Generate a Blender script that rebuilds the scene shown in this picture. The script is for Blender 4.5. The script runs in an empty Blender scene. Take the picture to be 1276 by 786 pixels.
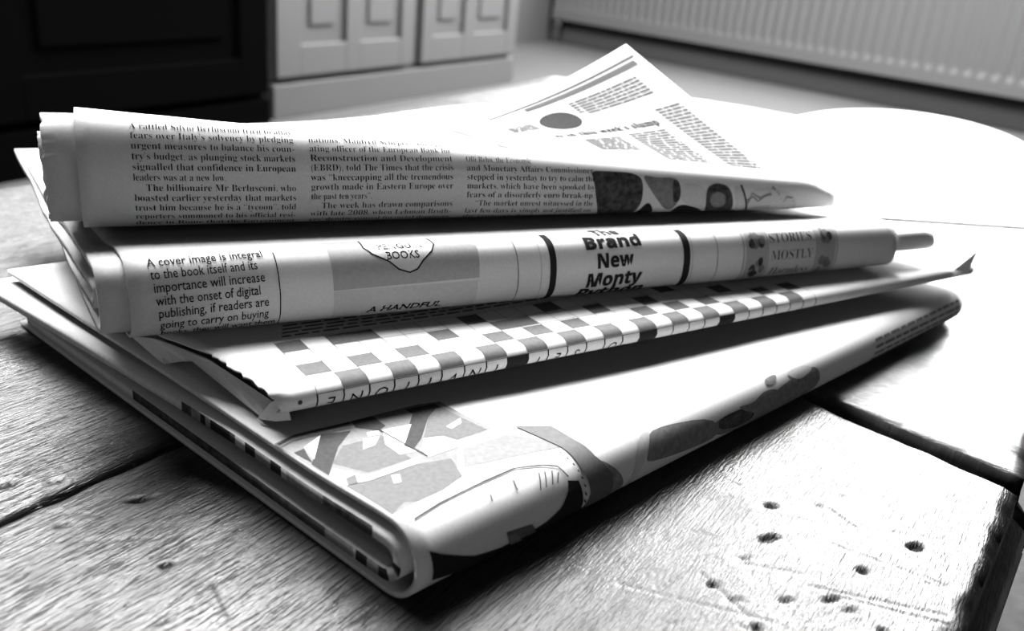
import bpy, bmesh, math, random
import numpy as np
from mathutils import Matrix, Vector

S = bpy.context.scene
COL = S.collection

# ------------------------------------------------------------------ camera
FPX, PITCH, ROLL, CAMH = 1117.6, math.radians(22.67), math.radians(5.655), 0.1325
cam = bpy.data.cameras.new('camera')
cam.sensor_width = 36.0
cam.lens = 36.0 * FPX / 1276.0
cam.clip_start = 0.01
cam.clip_end = 60
cam.dof.use_dof = True
cam.dof.focus_distance = 0.24
cam.dof.aperture_fstop = 15.0
cam_o = bpy.data.objects.new('camera', cam)
COL.objects.link(cam_o)
_cr, _sr, _cp, _sp = math.cos(ROLL), math.sin(ROLL), math.cos(PITCH), math.sin(PITCH)
_right = Vector((_cr, _sr * _sp, _sr * _cp))
_up = Vector((-_sr, _cr * _sp, _cr * _cp))
_fw = Vector((0, _cp, -_sp))
cam_o.matrix_world = Matrix(((_right.x, _up.x, -_fw.x, 0), (_right.y, _up.y, -_fw.y, 0),
                             (_right.z, _up.z, -_fw.z, CAMH), (0, 0, 0, 1)))
S.camera = cam_o

# ------------------------------------------------------------------ light
S.view_settings.view_transform = 'Standard'
S.view_settings.look = 'None'
S.view_settings.exposure = 0.0
S.view_settings.gamma = 1.0
S.view_settings.use_curve_mapping = False
W = bpy.data.worlds.new('world')
S.world = W
W.use_nodes = True
W.node_tree.nodes['Background'].inputs[0].default_value = (1, 1, 1, 1)
W.node_tree.nodes['Background'].inputs[1].default_value = 0.004
S.cycles.diffuse_bounces = 1


def area(name, loc, target, sx, sy, power, spread=180):
    l = bpy.data.lights.new(name, 'AREA')
    l.shape = 'RECTANGLE'
    l.size, l.size_y, l.energy = sx, sy, power
    l.spread = math.radians(spread)
    o = bpy.data.objects.new(name, l)
    COL.objects.link(o)
    o.location = loc
    d = Vector(target) - Vector(loc)
    o.rotation_euler = d.to_track_quat('-Z', 'Y').to_euler()
    return o


# tall window above the radiator (daylight) and a weak added fill light behind the camera
R0 = Vector((0.094, 6.109, 0))          # foot of the radiator wall
RD = Vector((0.7205, -0.6934, 0))       # along the wall
RN = Vector((-0.6934, -0.7205, 0))      # into the room
FLOOR = -0.45
CEIL = 2.35
WIN0, WIN1, WINZ0, WINZ1 = 0.15, 3.6, 0.45, 2.2
SKX0, SKX1, SKY0, SKY1 = -2.1, 0.0, 0.95, 3.2         # rooflight in the ceiling
SK2X0, SK2X1, SK2Y0, SK2Y1 = 0.9, 2.5, 2.9, 4.6      # added light opening near the radiator wall, whitens the table's right side
_wc = R0 + RD * ((WIN0 + WIN1) / 2) - RN * 0.02 + Vector((0, 0, (WINZ0 + WINZ1) / 2))
area('window_daylight', _wc, _wc + RN, WIN1 - WIN0, WINZ1 - WINZ0, 900)
area('added_sheen_light', ((SK2X0 + SK2X1) / 2, (SK2Y0 + SK2Y1) / 2, CEIL + .02), ((SK2X0 + SK2X1) / 2, (SK2Y0 + SK2Y1) / 2, 0), SK2X1 - SK2X0, SK2Y1 - SK2Y0, 900)  # added light, gives the right boards a brighter sheen
area('rooflight_daylight', ((SKX0 + SKX1) / 2, (SKY0 + SKY1) / 2, CEIL + .02), ((SKX0 + SKX1) / 2, (SKY0 + SKY1) / 2, 0), SKX1 - SKX0, SKY1 - SKY0, 1000)
area('front_fill', (-0.3, -3.0, 0.9), (0.0, 0.3, 0.0), 2.4, 1.6, 13)  # fill added to lift the fold fronts and left page ends


# ------------------------------------------------------------------ helpers
def tag(o, label=None, cat=None, group=None, kind=None):
    if label: o['label'] = label
    if cat: o['category'] = cat
    if group: o['group'] = group
    if kind: o['kind'] = kind
    return o


def empty(name, loc, label, cat, group=None):
    o = bpy.data.objects.new(name, None)
    o.empty_display_size = 0.05
    COL.objects.link(o)
    o.location = loc
    return tag(o, label, cat, group)


def link(name, me, mats, parent=None):
    o = bpy.data.objects.new(name, me)
    COL.objects.link(o)
    for m in (mats if isinstance(mats, (list, tuple)) else [mats]):
        me.materials.append(m)
    if parent:
        o.parent = parent
        o.matrix_parent_inverse = Matrix.Translation(-Vector(parent.location))
    return o


def mesh_from(name, V, Fs, mats, parent=None, midx=None, smooth=True):
    me = bpy.data.meshes.new(name)
    me.from_pydata([tuple(map(float, v)) for v in V], [], Fs)
    if midx is not None:
        me.polygons.foreach_set('material_index', midx)
    if smooth:
        me.polygons.foreach_set('use_smooth', [True] * len(me.polygons))
    me.update()
    return link(name, me, mats, parent)


def bm_obj(name, bm, mats, parent=None, smooth=False):
    bmesh.ops.recalc_face_normals(bm, faces=bm.faces)
    me = bpy.data.meshes.new(name)
    bm.to_mesh(me)
    bm.free()
    if smooth:
        me.polygons.foreach_set('use_smooth', [True] * len(me.polygons))
    return link(name, me, mats, parent)


def add_box(bm, o, ax, ay, az, lo, hi, bev=0.0):
    """box in the frame (o; ax, ay, az) from lo to hi, bevelled"""
    vs = []
    for k in range(8):
        c = [hi[i] if (k >> i) & 1 else lo[i] for i in range(3)]
        vs.append(bm.verts.new(Vector(o) + Vector(ax) * c[0] + Vector(ay) * c[1] + Vector(az) * c[2]))
    fs = [bm.faces.new([vs[i] for i in q]) for q in
          ((0, 1, 3, 2), (4, 6, 7, 5), (0, 4, 5, 1), (2, 3, 7, 6), (0, 2, 6, 4), (1, 5, 7, 3))]
    if bev:
        ed = {e for f in fs for e in f.edges}
        bmesh.ops.bevel(bm, geom=list(ed), offset=bev, segments=2, affect='EDGES', profile=0.6)


def add_tube(bm, pts, r, n=10):
    pts = [Vector(p) for p in pts]
    rings = []
    for i, p in enumerate(pts):
        d = (pts[min(i + 1, len(pts) - 1)] - pts[max(i - 1, 0)]).normalized()
        a = d.orthogonal().normalized()
        b = d.cross(a)
        if rings:
            ref = rings[-1][1]
            a = (ref - d * ref.dot(d)).normalized()
            b = d.cross(a)
        rings.append(([bm.verts.new(p + (a * math.cos(t) + b * math.sin(t)) * r)
                       for t in [2 * math.pi * k / n for k in range(n)]], a))
    for (q, _), (s, _) in zip(rings, rings[1:]):
        for k in range(n):
            bm.faces.new((q[k], q[(k + 1) % n], s[(k + 1) % n], s[k]))
    bm.faces.new(rings[0][0][::-1])
    bm.faces.new(rings[-1][0])


def mat(name, g, rough=0.6, spec=0.3, noise=0.0, nscale=200.0, bump=0.0):
    m = bpy.data.materials.new(name)
    m.use_nodes = True
    nt = m.node_tree
    b = nt.nodes['Principled BSDF']
    b.inputs['Base Color'].default_value = (g, g, g, 1)
    b.inputs['Roughness'].default_value = rough
    b.inputs['Specular IOR Level'].default_value = spec
    if noise or bump:
        tc = nt.nodes.new('ShaderNodeTexCoord')
        n = nt.nodes.new('ShaderNodeTexNoise')
        n.inputs['Scale'].default_value = nscale
        n.inputs['Detail'].default_value = 3
        nt.links.new(tc.outputs['Object'], n.inputs['Vector'])
        if noise:
            r = nt.nodes.new('ShaderNodeMapRange')
            r.inputs['From Min'].default_value = 0.3
            r.inputs['From Max'].default_value = 0.7
            r.inputs['To Min'].default_value = g * (1 - noise)
            r.inputs['To Max'].default_value = g * (1 + noise)
            nt.links.new(n.outputs['Fac'], r.inputs['Value'])
            nt.links.new(r.outputs['Result'], b.inputs['Base Color'])
        if bump:
            bp_ = nt.nodes.new('ShaderNodeBump')
            bp_.inputs['Strength'].default_value = bump
            bp_.inputs['Distance'].default_value = 0.001
            nt.links.new(n.outputs['Fac'], bp_.inputs['Height'])
            nt.links.new(bp_.outputs['Normal'], b.inputs['Normal'])
    return m


M_PAPER = mat('newsprint', 0.55, 0.85, 0.03, 0.05, 1500)
M_INK = mat('black_ink', 0.018, 0.85, 0.03)
M_DARK = mat('dark_print', 0.05, 0.85, 0.03, 0.5, 500)
M_MID = mat('mid_print', 0.17, 0.85, 0.03, 0.2, 600)
M_GREY = mat('grey_print', 0.32, 0.85, 0.03, 0.06, 900)
M_LIGHT = mat('light_print', 0.45, 0.85, 0.03, 0.05, 900)
M_T1 = mat('pale_tone_print', 0.15, 0.85, 0.03, 0.1, 900)
M_T2 = mat('half_tone_print', 0.10, 0.85, 0.03, 0.1, 900)
M_T3 = mat('deep_tone_print', 0.04, 0.85, 0.03, 0.15, 900)
M_EDGE = mat('page_edges', 0.48, 0.75, 0.15, 0.12, 900)
PM = [M_PAPER, M_INK, M_DARK, M_MID, M_GREY, M_LIGHT, M_EDGE, M_T1, M_T2, M_T3]
PAPER = 0
INK, DARK, MID, GREY, LIGHT, EDGE, T1, T2, T3 = 1, 2, 3, 4, 5, 6, 7, 8, 9


def wood_material(name, ang, seed):
    m = bpy.data.materials.new(name)
    m.use_nodes = True
    nt = m.node_tree
    L = nt.links.new
    b = nt.nodes['Principled BSDF']

    def nd(t, **kw):
        n = nt.nodes.new(t)
        for k, v in kw.items():
            n.inputs[k].default_value = v
        return n
    tc = nd('ShaderNodeTexCoord')
    rot = nd('ShaderNodeMapping')
    rot.inputs['Rotation'].default_value = (0, 0, -ang)
    rot.inputs['Location'].default_value = (seed, seed * 2, 0)
    L(tc.outputs['Object'], rot.inputs['Vector'])

    def grain(sx, sy, detail=4):
        mp = nd('ShaderNodeMapping')
        mp.inputs['Scale'].default_value = (sx, sy, 30)
        L(rot.outputs['Vector'], mp.inputs['Vector'])
        n = nd('ShaderNodeTexNoise', Scale=1.0, Detail=detail, Roughness=0.6)
        L(mp.outputs['Vector'], n.inputs['Vector'])
        return n
    fine = grain(190, 1500, 2)
    pore = grain(75, 1150, 2)
    fig = grain(14, 160, 4)
    spk = grain(700, 900, 2)
    patch = grain(35, 45, 4)
    # colour: figured wood with short dark pores along the grain
    r = nd('ShaderNodeValToRGB')
    r.color_ramp.elements[0].position = 0.30
    r.color_ramp.elements[0].color = (0.012, 0.012, 0.012, 1)
    r.color_ramp.elements[1].position = 0.70
    r.color_ramp.elements[1].color = (0.042, 0.042, 0.042, 1)
    L(fig.outputs['Fac'], r.inputs['Fac'])
    pr = nd('ShaderNodeMapRange')
    pr.interpolation_type = 'SMOOTHSTEP'
    pr.inputs['From Min'].default_value = 0.36
    pr.inputs['From Max'].default_value = 0.47
    L(pore.outputs['Fac'], pr.inputs['Value'])
    # the varnish survives on the right half of the table: pores show less there
    sx = nd('ShaderNodeSeparateXYZ')
    L(tc.outputs['Object'], sx.inputs[0])
    vz = nd('ShaderNodeMapRange')
    vz.interpolation_type = 'SMOOTHSTEP'
    vz.inputs['From Min'].default_value = -0.03
    vz.inputs['From Max'].default_value = 0.05
    vz.inputs['To Min'].default_value = 0.0
    vz.inputs['To Max'].default_value = 0.82
    L(sx.outputs['X'], vz.inputs['Value'])
    pv = nd('ShaderNodeMath'); pv.operation = 'MAXIMUM'
    L(pr.outputs['Result'], pv.inputs[0])
    L(vz.outputs['Result'], pv.inputs[1])
    pm = nd('ShaderNodeMix')
    pm.data_type = 'RGBA'
    L(pv.outputs[0], pm.inputs[0])
    pm.inputs[6].default_value = (0.003, 0.003, 0.003, 1)
    L(r.outputs['Color'], pm.inputs[7])
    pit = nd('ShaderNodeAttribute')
    pit.attribute_name = 'wear_and_dark_edge'
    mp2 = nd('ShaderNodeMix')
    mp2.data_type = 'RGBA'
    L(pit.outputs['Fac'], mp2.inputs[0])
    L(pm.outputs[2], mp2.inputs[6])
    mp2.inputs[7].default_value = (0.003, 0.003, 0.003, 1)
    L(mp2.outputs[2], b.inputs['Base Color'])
    sp = nd('ShaderNodeMapRange')
    sp.inputs['To Min'].default_value = 0.32
    sp.inputs['To Max'].default_value = 0.02
    L(pit.outputs['Fac'], sp.inputs['Value'])
    L(sp.outputs['Result'], b.inputs['Specular IOR Level'])
    # roughness: varnish worn in patches
    rr = nd('ShaderNodeMapRange')
    rr.inputs['From Min'].default_value = 0.35
    rr.inputs['From Max'].default_value = 0.65
    rr.inputs['To Min'].default_value = 0.30
    rr.inputs['To Max'].default_value = 0.46
    L(patch.outputs['Fac'], rr.inputs['Value'])
    L(rr.outputs['Result'], b.inputs['Roughness'])
    # bump
    a0 = nd('ShaderNodeMath'); a0.operation = 'MULTIPLY'
    a0.inputs[1].default_value = 0.45
    L(pv.outputs[0], a0.inputs[0])
    a1 = nd('ShaderNodeMath'); a1.operation = 'MULTIPLY_ADD'
    a1.inputs[1].default_value = 0.55
    L(fine.outputs['Fac'], a1.inputs[0])
    a2 = nd('ShaderNodeMath'); a2.operation = 'MULTIPLY_ADD'
    a2.inputs[1].default_value = 0.14
    L(spk.outputs['Fac'], a2.inputs[0])
    L(a0.outputs[0], a2.inputs[2])
    L(a2.outputs[0], a1.inputs[2])
    bu = nd('ShaderNodeBump')
    bu.inputs['Strength'].default_value = 0.55
    bu.inputs['Distance'].default_value = 0.0010
    L(a1.outputs[0], bu.inputs['Height'])
    L(bu.outputs['Normal'], b.inputs['Normal'])
    return m


# ------------------------------------------------------------------ room
M_FLOOR = mat('carpet', 0.033, 0.95, 0.1, 0.25, 60, 0.5)
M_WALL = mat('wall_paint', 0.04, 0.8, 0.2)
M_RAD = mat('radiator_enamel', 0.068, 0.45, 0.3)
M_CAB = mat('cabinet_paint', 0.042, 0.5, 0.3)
M_CABGAP = mat('cabinet_gap', 0.05, 0.8, 0.1)
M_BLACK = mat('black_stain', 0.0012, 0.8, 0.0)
Z = Vector((0, 0, 1))

bm = bmesh.new()
bmesh.ops.create_grid(bm, x_segments=4, y_segments=4, size=5.5)
for v in bm.verts:
    v.co += Vector((0.4, 3.2, FLOOR))
o = bm_obj('floor', bm, M_FLOOR)
tag(o, kind='structure')

# wall with the radiator: four panels round the tall window opening
bm = bmesh.new()
H1, H0 = CEIL, FLOOR
for a0, a1, z0, z1 in ((-2.2, 5.5, H0, WINZ0), (-2.2, 5.5, WINZ1, H1), (-2.2, WIN0, WINZ0, WINZ1), (WIN1, 5.5, WINZ0, WINZ1)):
    add_box(bm, R0, RD, RN, Z, (a0, -0.2, z0), (a1, 0, z1))
tag(bm_obj('wall_right', bm, M_WALL), kind='structure')
bm = bmesh.new()
add_box(bm, R0, RD, RN, Z, (-2.2, 0, FLOOR), (5.5, 0.018, FLOOR + 0.12), 0.004)
tag(bm_obj('baseboard_right', bm, M_WALL), kind='structure')
# window frame
wf = bmesh.new()
for a0, a1, z0, z1 in ((WIN0, WIN0 + .07, WINZ0, WINZ1), (WIN1 - .07, WIN1, WINZ0, WINZ1), (WIN0, WIN1, WINZ0, WINZ0 + .07),
                       (WIN0, WIN1, WINZ1 - .07, WINZ1), (1.86, 1.9, WINZ0, WINZ1)):
    add_box(wf, R0, RD, RN, Z, (a0, -0.015, z0), (a1, 0.03, z1), 0.005)
add_box(wf, R0, RD, RN, Z, (WIN0 - .1, 0, WINZ0 - .04), (WIN1 + .1, 0.14, WINZ0), 0.006)
tag(bm_obj('window_1', wf, M_CAB), kind='structure')

# ceiling with the rooflight opening
bm = bmesh.new()
XS, YS = sorted((-5.1, SKX0, SKX1, SK2X0, SK2X1, 5.9)), sorted((-2.3, SKY0, SKY1, SK2Y0, SK2Y1, 8.7))
for x0, x1, y0, y1 in [(a, c, d, e) for a, c in zip(XS, XS[1:]) for d, e in zip(YS, YS[1:])]:
    mx_, my_ = (x0 + x1) / 2, (y0 + y1) / 2
    if (SKX0 < mx_ < SKX1 and SKY0 < my_ < SKY1) or (SK2X0 < mx_ < SK2X1 and SK2Y0 < my_ < SK2Y1):
        continue
    add_box(bm, (0, 0, 0), (1, 0, 0), (0, 1, 0), Z, (x0, y0, CEIL), (x1, y1, CEIL + .15))
tag(bm_obj('ceiling', bm, M_WALL), kind='structure')
bm = bmesh.new()
for x0, x1, y0, y1 in ((SKX0, SKX1, SKY0, SKY0 + .06), (SKX0, SKX1, SKY1 - .06, SKY1), (SKX0, SKX0 + .06, SKY0, SKY1), (SKX1 - .06, SKX1, SKY0, SKY1),
                       (-1.07, -1.03, SKY0, SKY1)):
    add_box(bm, (0, 0, 0), (1, 0, 0), (0, 1, 0), Z, (x0, y0, CEIL - .03), (x1, y1, CEIL + .01), .004)
tag(bm_obj('window_2', bm, M_CAB), kind='structure')
bm = bmesh.new()
for x0, x1, y0, y1 in ((SK2X0, SK2X1, SK2Y0, SK2Y0 + .06), (SK2X0, SK2X1, SK2Y1 - .06, SK2Y1), (SK2X0, SK2X0 + .06, SK2Y0, SK2Y1), (SK2X1 - .06, SK2X1, SK2Y0, SK2Y1)):
    add_box(bm, (0, 0, 0), (1, 0, 0), (0, 1, 0), Z, (x0, y0, CEIL - .03), (x1, y1, CEIL + .01), .004)
tag(bm_obj('added_light_frame', bm, M_CAB), kind='structure')  # frame round the added light opening

# back wall behind the cupboards
C0 = Vector((-0.789, 2.766, 0))
CD = Vector((0.470, 0.8827, 0))
CN = Vector((0.8827, -0.470, 0))
bm = bmesh.new()
add_box(bm, C0 - CN * 0.8, CD, CN, Z, (-4.5, -0.15, FLOOR), (3.3, 0, H1))
tag(bm_obj('wall_back', bm, M_WALL), kind='structure')


def cupboard(name, label, cat, k0, k1, z1, doors, m, mgap, proud):
    """doors: list of (k0, k1, [panel (k0, k1) ...])"""
    root = empty(name, C0 + CD * ((k0 + k1) / 2) + Z * FLOOR, label, cat)
    P = C0 + CN * proud
    b = bmesh.new()
    add_box(b, P, CD, CN, Z, (k0, -0.52, FLOOR + 0.12), (k1, -0.022, z1), 0.004)
    add_box(b, P, CD, CN, Z, (k0 - .015, -0.53, z1), (k1 + .015, 0.012, z1 + .03), 0.006)
    bm_obj('body', b, m, root)
    b = bmesh.new()
    add_box(b, P, CD, CN, Z, (k0, -0.50, FLOOR), (k1, -0.004, FLOOR + 0.105), 0.004)
    bm_obj('plinth', b, m, root)
    b = bmesh.new()
    add_box(b, P, CD, CN, Z, (k0 + .004, -0.50, FLOOR + 0.105), (k1 - .004, -0.03, FLOOR + 0.125))
    bm_obj('shadow_gap', b, mgap, root)
    for d0, d1, panels in doors:
        b = bmesh.new()
        zb, zt = FLOOR + 0.125, z1 - 0.02
        # rails and stiles
        xs = [d0] + [c for p in panels for c in p] + [d1]
        for a, c in zip(xs[0::2], xs[1::2]):
            add_box(b, P, CD, CN, Z, (a, -0.022, zb), (c, 0, zt), 0.003)
        for p0, p1 in panels:
            add_box(b, P, CD, CN, Z, (p0, -0.022, zb), (p1, -0.0005, zb + 0.095), 0.003)
            add_box(b, P, CD, CN, Z, (p0, -0.022, zt - .09), (p1, -0.0005, zt), 0.003)
            add_box(b, P, CD, CN, Z, (p0 - .002, -0.022, zb + .08), (p1 + .002, -0.014, zt - .08))
            add_box(b, P, CD, CN, Z, (p0 + .05, -0.022, zb + .15), (p1 - .05, -0.006, zt - .15), 0.006)
        dr = bm_obj('door', b, m, root)
        b = bmesh.new()
        kx = d0 + 0.03 if d0 > (k0 + k1) / 2 else d1 - .03
        bmesh.ops.create_uvsphere(b, u_segments=16, v_segments=10, radius=0.016)
        for v in b.verts:
            v.co += P + CD * kx + CN * 0.022 + Z * (z1 - .25)
        add_tube(b, [P + CD * kx + Z * (z1 - .25), P + CD * kx + CN * 0.02 + Z * (z1 - .25)], 0.007)
        bm_obj('knob', b, m, dr, True)
    return root


cupboard('painted_cabinet', 'white painted panelled cabinet on the floor against the back wall', 'cabinet',
         0.0, 1.47, 0.55, [(0.012, 0.71, [(0.115, 0.335), (0.405, 0.635)]), (0.765, 1.46, [(0.83, 1.045), (1.115, 1.38)])],
         M_CAB, M_CABGAP, 0.0)
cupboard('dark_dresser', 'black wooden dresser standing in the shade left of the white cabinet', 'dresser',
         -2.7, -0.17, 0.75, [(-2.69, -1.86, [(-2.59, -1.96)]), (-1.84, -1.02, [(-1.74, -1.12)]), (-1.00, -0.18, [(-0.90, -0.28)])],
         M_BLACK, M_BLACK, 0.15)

# radiator
RT = empty('radiator', R0 + RD * 1.95 + RN * 0.09 + Z * FLOOR, 'long white corrugated panel radiator on the right wall', 'radiator')
b = bmesh.new()
k0, k1 = 0.06, 4.3
n = int((k1 - k0) / 0.06) * 8
zb, zt = FLOOR + 0.145, FLOOR + 0.72
cols = []
for i in range(n + 1):
    k = k0 + (k1 - k0) * i / n
    ph = (k / 0.06) % 1
    dep = 0.006 * (0.5 + 0.5 * math.tanh(3.0 * math.cos(2 * math.pi * ph)))
    row = []
    for z, dd in ((zb, 0), (zb + .055, 0), (zb + .085, 1), (zt - .085, 1), (zt - .055, 0), (zt, 0)):
        row.append(b.verts.new(R0 + RD * k + RN * (0.10 - dep * dd) + Z * z))
    row.append(b.verts.new(R0 + RD * k + RN * 0.055 + Z * zt))
    row.append(b.verts.new(R0 + RD * k + RN * 0.055 + Z * zb))
    cols.append(row)
for p, q in zip(cols, cols[1:]):
    for j in range(8):
        b.faces.new((p[j], q[j], q[(j + 1) % 8], p[(j + 1) % 8]))
b.faces.new(cols[0][::-1])
b.faces.new(cols[-1])
bm_obj('panel', b, M_RAD, RT)
for k in (0.10, 4.27):
    b = bmesh.new()
    p = R0 + RD * k + RN * 0.075
    add_tube(b, [p + Z * (zb + .03), p + Z * (zb - .03), p + Z * (FLOOR)], 0.009)
    add_tube(b, [p + Z * (zb - .05), p + Z * (zb - .015)], 0.016)
    bm_obj('pipe', b, M_RAD, RT, True)
for k in (0.5, 2.1, 3.8):
    b = bmesh.new()
    add_box(b, R0, RD, RN, Z, (k, 0.003, zb + .1), (k + .03, 0.06, zt - .1), 0.002)
    bm_obj('bracket', b, M_RAD, RT)

# ------------------------------------------------------------------ table
def V2(x, y):
    return Vector((x, y, 0))


T_C = V2(0.0195, 0.9978)                     # far left corner
T_L = V2(-0.2529 - 0.20, 0.4154 - 0.43)      # along the left edge, towards the viewer
T_R = V2(0.470, 0.790)                       # far right corner
T_N = V2(0.1543 - .565 * .62, 0.2298 - .825 * .62)   # right edge, towards the viewer
E1a = V2(0.1543, 0.2298)
SEAM0, SEAM1 = V2(0.10645, 0.27549), V2(0.15428, 0.22980)
SEAMD = (SEAM0 - SEAM1).normalized()
CR0, CR1 = V2(-0.11145, 0.16609), V2(-0.09475, 0.19294)
CRD = (CR1 - CR0).normalized()
E2d, E3d, E1d = (T_C - T_L).normalized(), (T_R - T_C).normalized(), (E1a - T_N).normalized()
GR = math.atan2(CRD.y, CRD.x)
M_WOOD = wood_material('old_varnished_wood', GR, 0.0)
M_WOOD2 = wood_material('old_varnished_wood_end', GR + math.pi / 2, 3.1)
TT = empty('wooden_table', (0.05, 0.45, FLOOR), 'old worn dark wooden table under the newspapers', 'table')
DENTS = [(.0738, .2039, 2.2, 1.1, .8), (.0693, .1889, 3.6, 1.1, .8), (.1079, .1918, 2.6, 1.6, .9), (.0904, .1796, 1.8, 1.2, .8), (.0793, .1677, 3.0, .7, .8),
         (.0683, .1658, 2.2, .6, .7), (.0522, .1689, 1.8, .9, .8), (.0598, .156, 1.6, .9, .8), (-.085, .1796, 3.2, 1.0, .9), (-.0697, .1571, 1.7, .9, .8),
         (-.1182, .18, 2.4, 1.2, .8), (-.1075, .1836, 2.6, .5, .6), (-.0973, .1672, 2.0, .7, .4), (.0881, .1587, 1.5, 1.0, .7), (.0829, .1647, 2.4, .6, .6),
         (.1214, .2775, 2.0, 1.1, .9), (.0620, .1800, 2.5, .6, .4), (.0560, .1640, 3.0, .5, .4), (.0870, .2060, 1.6, .5, .4), (.0950, .2120, 1.8, .4, .5)]
SCR = [((-.0581, .1532), (-.0511, .1435), .5, .4), ((.030, .166), (.064, .158), .35, .3), ((.050, .173), (.058, .160), .4, .35), ((.075, .172), (.105, .166), .4, .35),
       ((.078, .170), (.104, .163), .4, .35), ((.060, .178), (.075, .176), .35, .3), ((.066, .200), (.118, .196), .3, .25), ((.084, .190), (.112, .176), .3, .25),
       ((.090, .205), (.094, .198), .4, .4), ((-.125, .170), (-.09, .172), .3, .25), ((-.11, .158), (-.075, .166), .3, .25), ((.056, .156), (.061, .152), .5, .3)]
random.seed(4)
for _ in range(60):
    x, y = random.uniform(.03, .125), random.uniform(.14, .26)
    a, l = random.uniform(-.6, .9), random.uniform(.002, .008)
    SCR.append(((x, y), (x + l * math.cos(a), y + l * math.sin(a)), .3, random.uniform(.15, .35)))


def board(name, poly, res, m, near=None, seed=1, rr=.0035):
    """poly: ccw corner list. A gridded top with dents, sides 32 mm deep and rounded-over worn edges."""
    b = bmesh.new()
    ps = [Vector((p.x, p.y, 0)) for p in poly]
    d = CRD
    e = Vector((-d.y, d.x, 0))
    us = [p.dot(d) for p in ps]
    ws = [p.dot(e) for p in ps]

    def steps(lo, hi, fine_lo, fine_hi):
        out, x = [lo], lo
        while x < hi:
            x += res if fine_lo < x < fine_hi else res * 6
            out.append(min(x, hi))
        return out
    if near:
        nu = steps(min(us), max(us), near[0], near[1])
        nw = steps(min(ws), max(ws), near[2], near[3])
    else:
        nu = list(np.linspace(min(us), max(us), 40))
        nw = list(np.linspace(min(ws), max(ws), 40))
    g = [[b.verts.new(d * u + e * w) for w in nw] for u in nu]
    for i in range(len(nu) - 1):
        for j in range(len(nw) - 1):
            b.faces.new((g[i][j], g[i + 1][j], g[i + 1][j + 1], g[i][j + 1]))
    n_ = len(ps)
    for i in range(n_):
        t = (ps[(i + 1) % n_] - ps[i]).normalized()
        bmesh.ops.bisect_plane(b, geom=b.verts[:] + b.edges[:] + b.faces[:], plane_co=ps[i], plane_no=Vector((t.y, -t.x, 0)), clear_outer=True)
    for v in [v for v in b.verts if not v.link_faces]:
        b.verts.remove(v)
    # skirt
    on = Vector((E1d.y, -E1d.x, 0))
    for out, z in ((0, -0.0035), (.0005, -0.009), (.004, -0.0115), (.0055, -.0145), (.0045, -.0165), (.006, -.019), (.0055, -0.030)):
        be = [x for x in b.edges if x.is_boundary]
        r = bmesh.ops.extrude_edge_only(b, edges=be)
        for v in [x for x in r['geom'] if isinstance(x, bmesh.types.BMVert)]:
            v.co.z = z
            dd = (v.co - T_N).dot(on)
            if dd > -.0003:
                q = v.co + on * (out - dd)
                v.co.x, v.co.y = q.x, q.y
    wear_and_dark_edge = b.verts.layers.float.new('wear_and_dark_edge')
    co = np.array([v.co[:] for v in b.verts])
    rng = np.random.RandomState(seed)
    zz = np.zeros(len(co))
    ww = np.zeros(len(co))
    wob = lambda x, y: np.sin(x * 900 + 3 * np.sin(y * 700)) * .5 + np.sin(y * 1300 + x * 300) * .5
    dx, dy = CRD.x, CRD.y
    for x, y, a, c, dep in DENTS:
        u = ((co[:, 0] - x) * dx + (co[:, 1] - y) * dy) * 0.5 + (co[:, 0] - x) * .8
        w = -(co[:, 0] - x) * dy * .5 + (co[:, 1] - y) * .9
        q = np.sqrt((u / (a * .001)) ** 2 + (w / (c * .001)) ** 2) + .25 * wob(co[:, 0], co[:, 1])
        f = np.clip(1.35 - q, 0, 1)
        zz -= dep * .0012 * f
        ww = np.maximum(ww, np.clip(f * 2.5, 0, 1) * min(1, dep * 1.2))
    for p, q, wd, dep in SCR:
        p, q = np.array(p), np.array(q)
        t = np.clip(((co[:, :2] - p) @ (q - p)) / ((q - p) @ (q - p)), 0, 1)
        dist = np.hypot(*(co[:, :2] - p - t[:, None] * (q - p)).T)
        f = np.clip(1.3 - dist / (wd * .001), 0, 1)
        zz -= dep * .0008 * f
        ww = np.maximum(ww, f * dep * .8)
    # worn arris: round every outer edge down
    ed = np.full(len(co), 9.0)
    for i in range(n_):
        p, q = np.array(ps[i][:2]), np.array(ps[(i + 1) % n_][:2])
        t = (q - p) / np.linalg.norm(q - p)
        dist = np.abs((co[:, 0] - p[0]) * -t[1] + (co[:, 1] - p[1]) * t[0])
        dist = dist + .0007 * (wob(co[:, 0] * .13, co[:, 1] * .17) + .5 * wob(co[:, 0] * .37, co[:, 1] * .31))
        ed = np.minimum(ed, dist)
    dr = np.abs((co[:, 0] - T_N.x) * -E1d.y + (co[:, 1] - T_N.y) * E1d.x)  # strip along the right edge coloured darker, with an uneven border
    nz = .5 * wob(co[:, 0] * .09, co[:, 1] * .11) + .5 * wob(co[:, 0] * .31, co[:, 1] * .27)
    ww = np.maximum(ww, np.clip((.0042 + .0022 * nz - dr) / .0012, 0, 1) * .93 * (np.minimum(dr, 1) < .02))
    ww = np.where((co[:, 2] < -.003) & (dr < .012), np.maximum(ww, .85), ww)  # right side face below the top coloured darker throughout
    k = np.clip(1 - ed / rr, 0, 1)
    zz -= rr * .7 * (1 - np.sqrt(np.clip(1 - k ** 2, 0, 1)))
    top = co[:, 2] > -0.004
    for i, v in enumerate(b.verts):
        if top[i]:
            v.co.z += zz[i]
        v[wear_and_dark_edge] = float(ww[i])
    return bm_obj(name, b, m, TT, True)


def isect(p, d, q, e):
    den = d.x * e.y - d.y * e.x
    t = ((q.x - p.x) * e.y - (q.y - p.y) * e.x) / den
    return p + d * t


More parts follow.
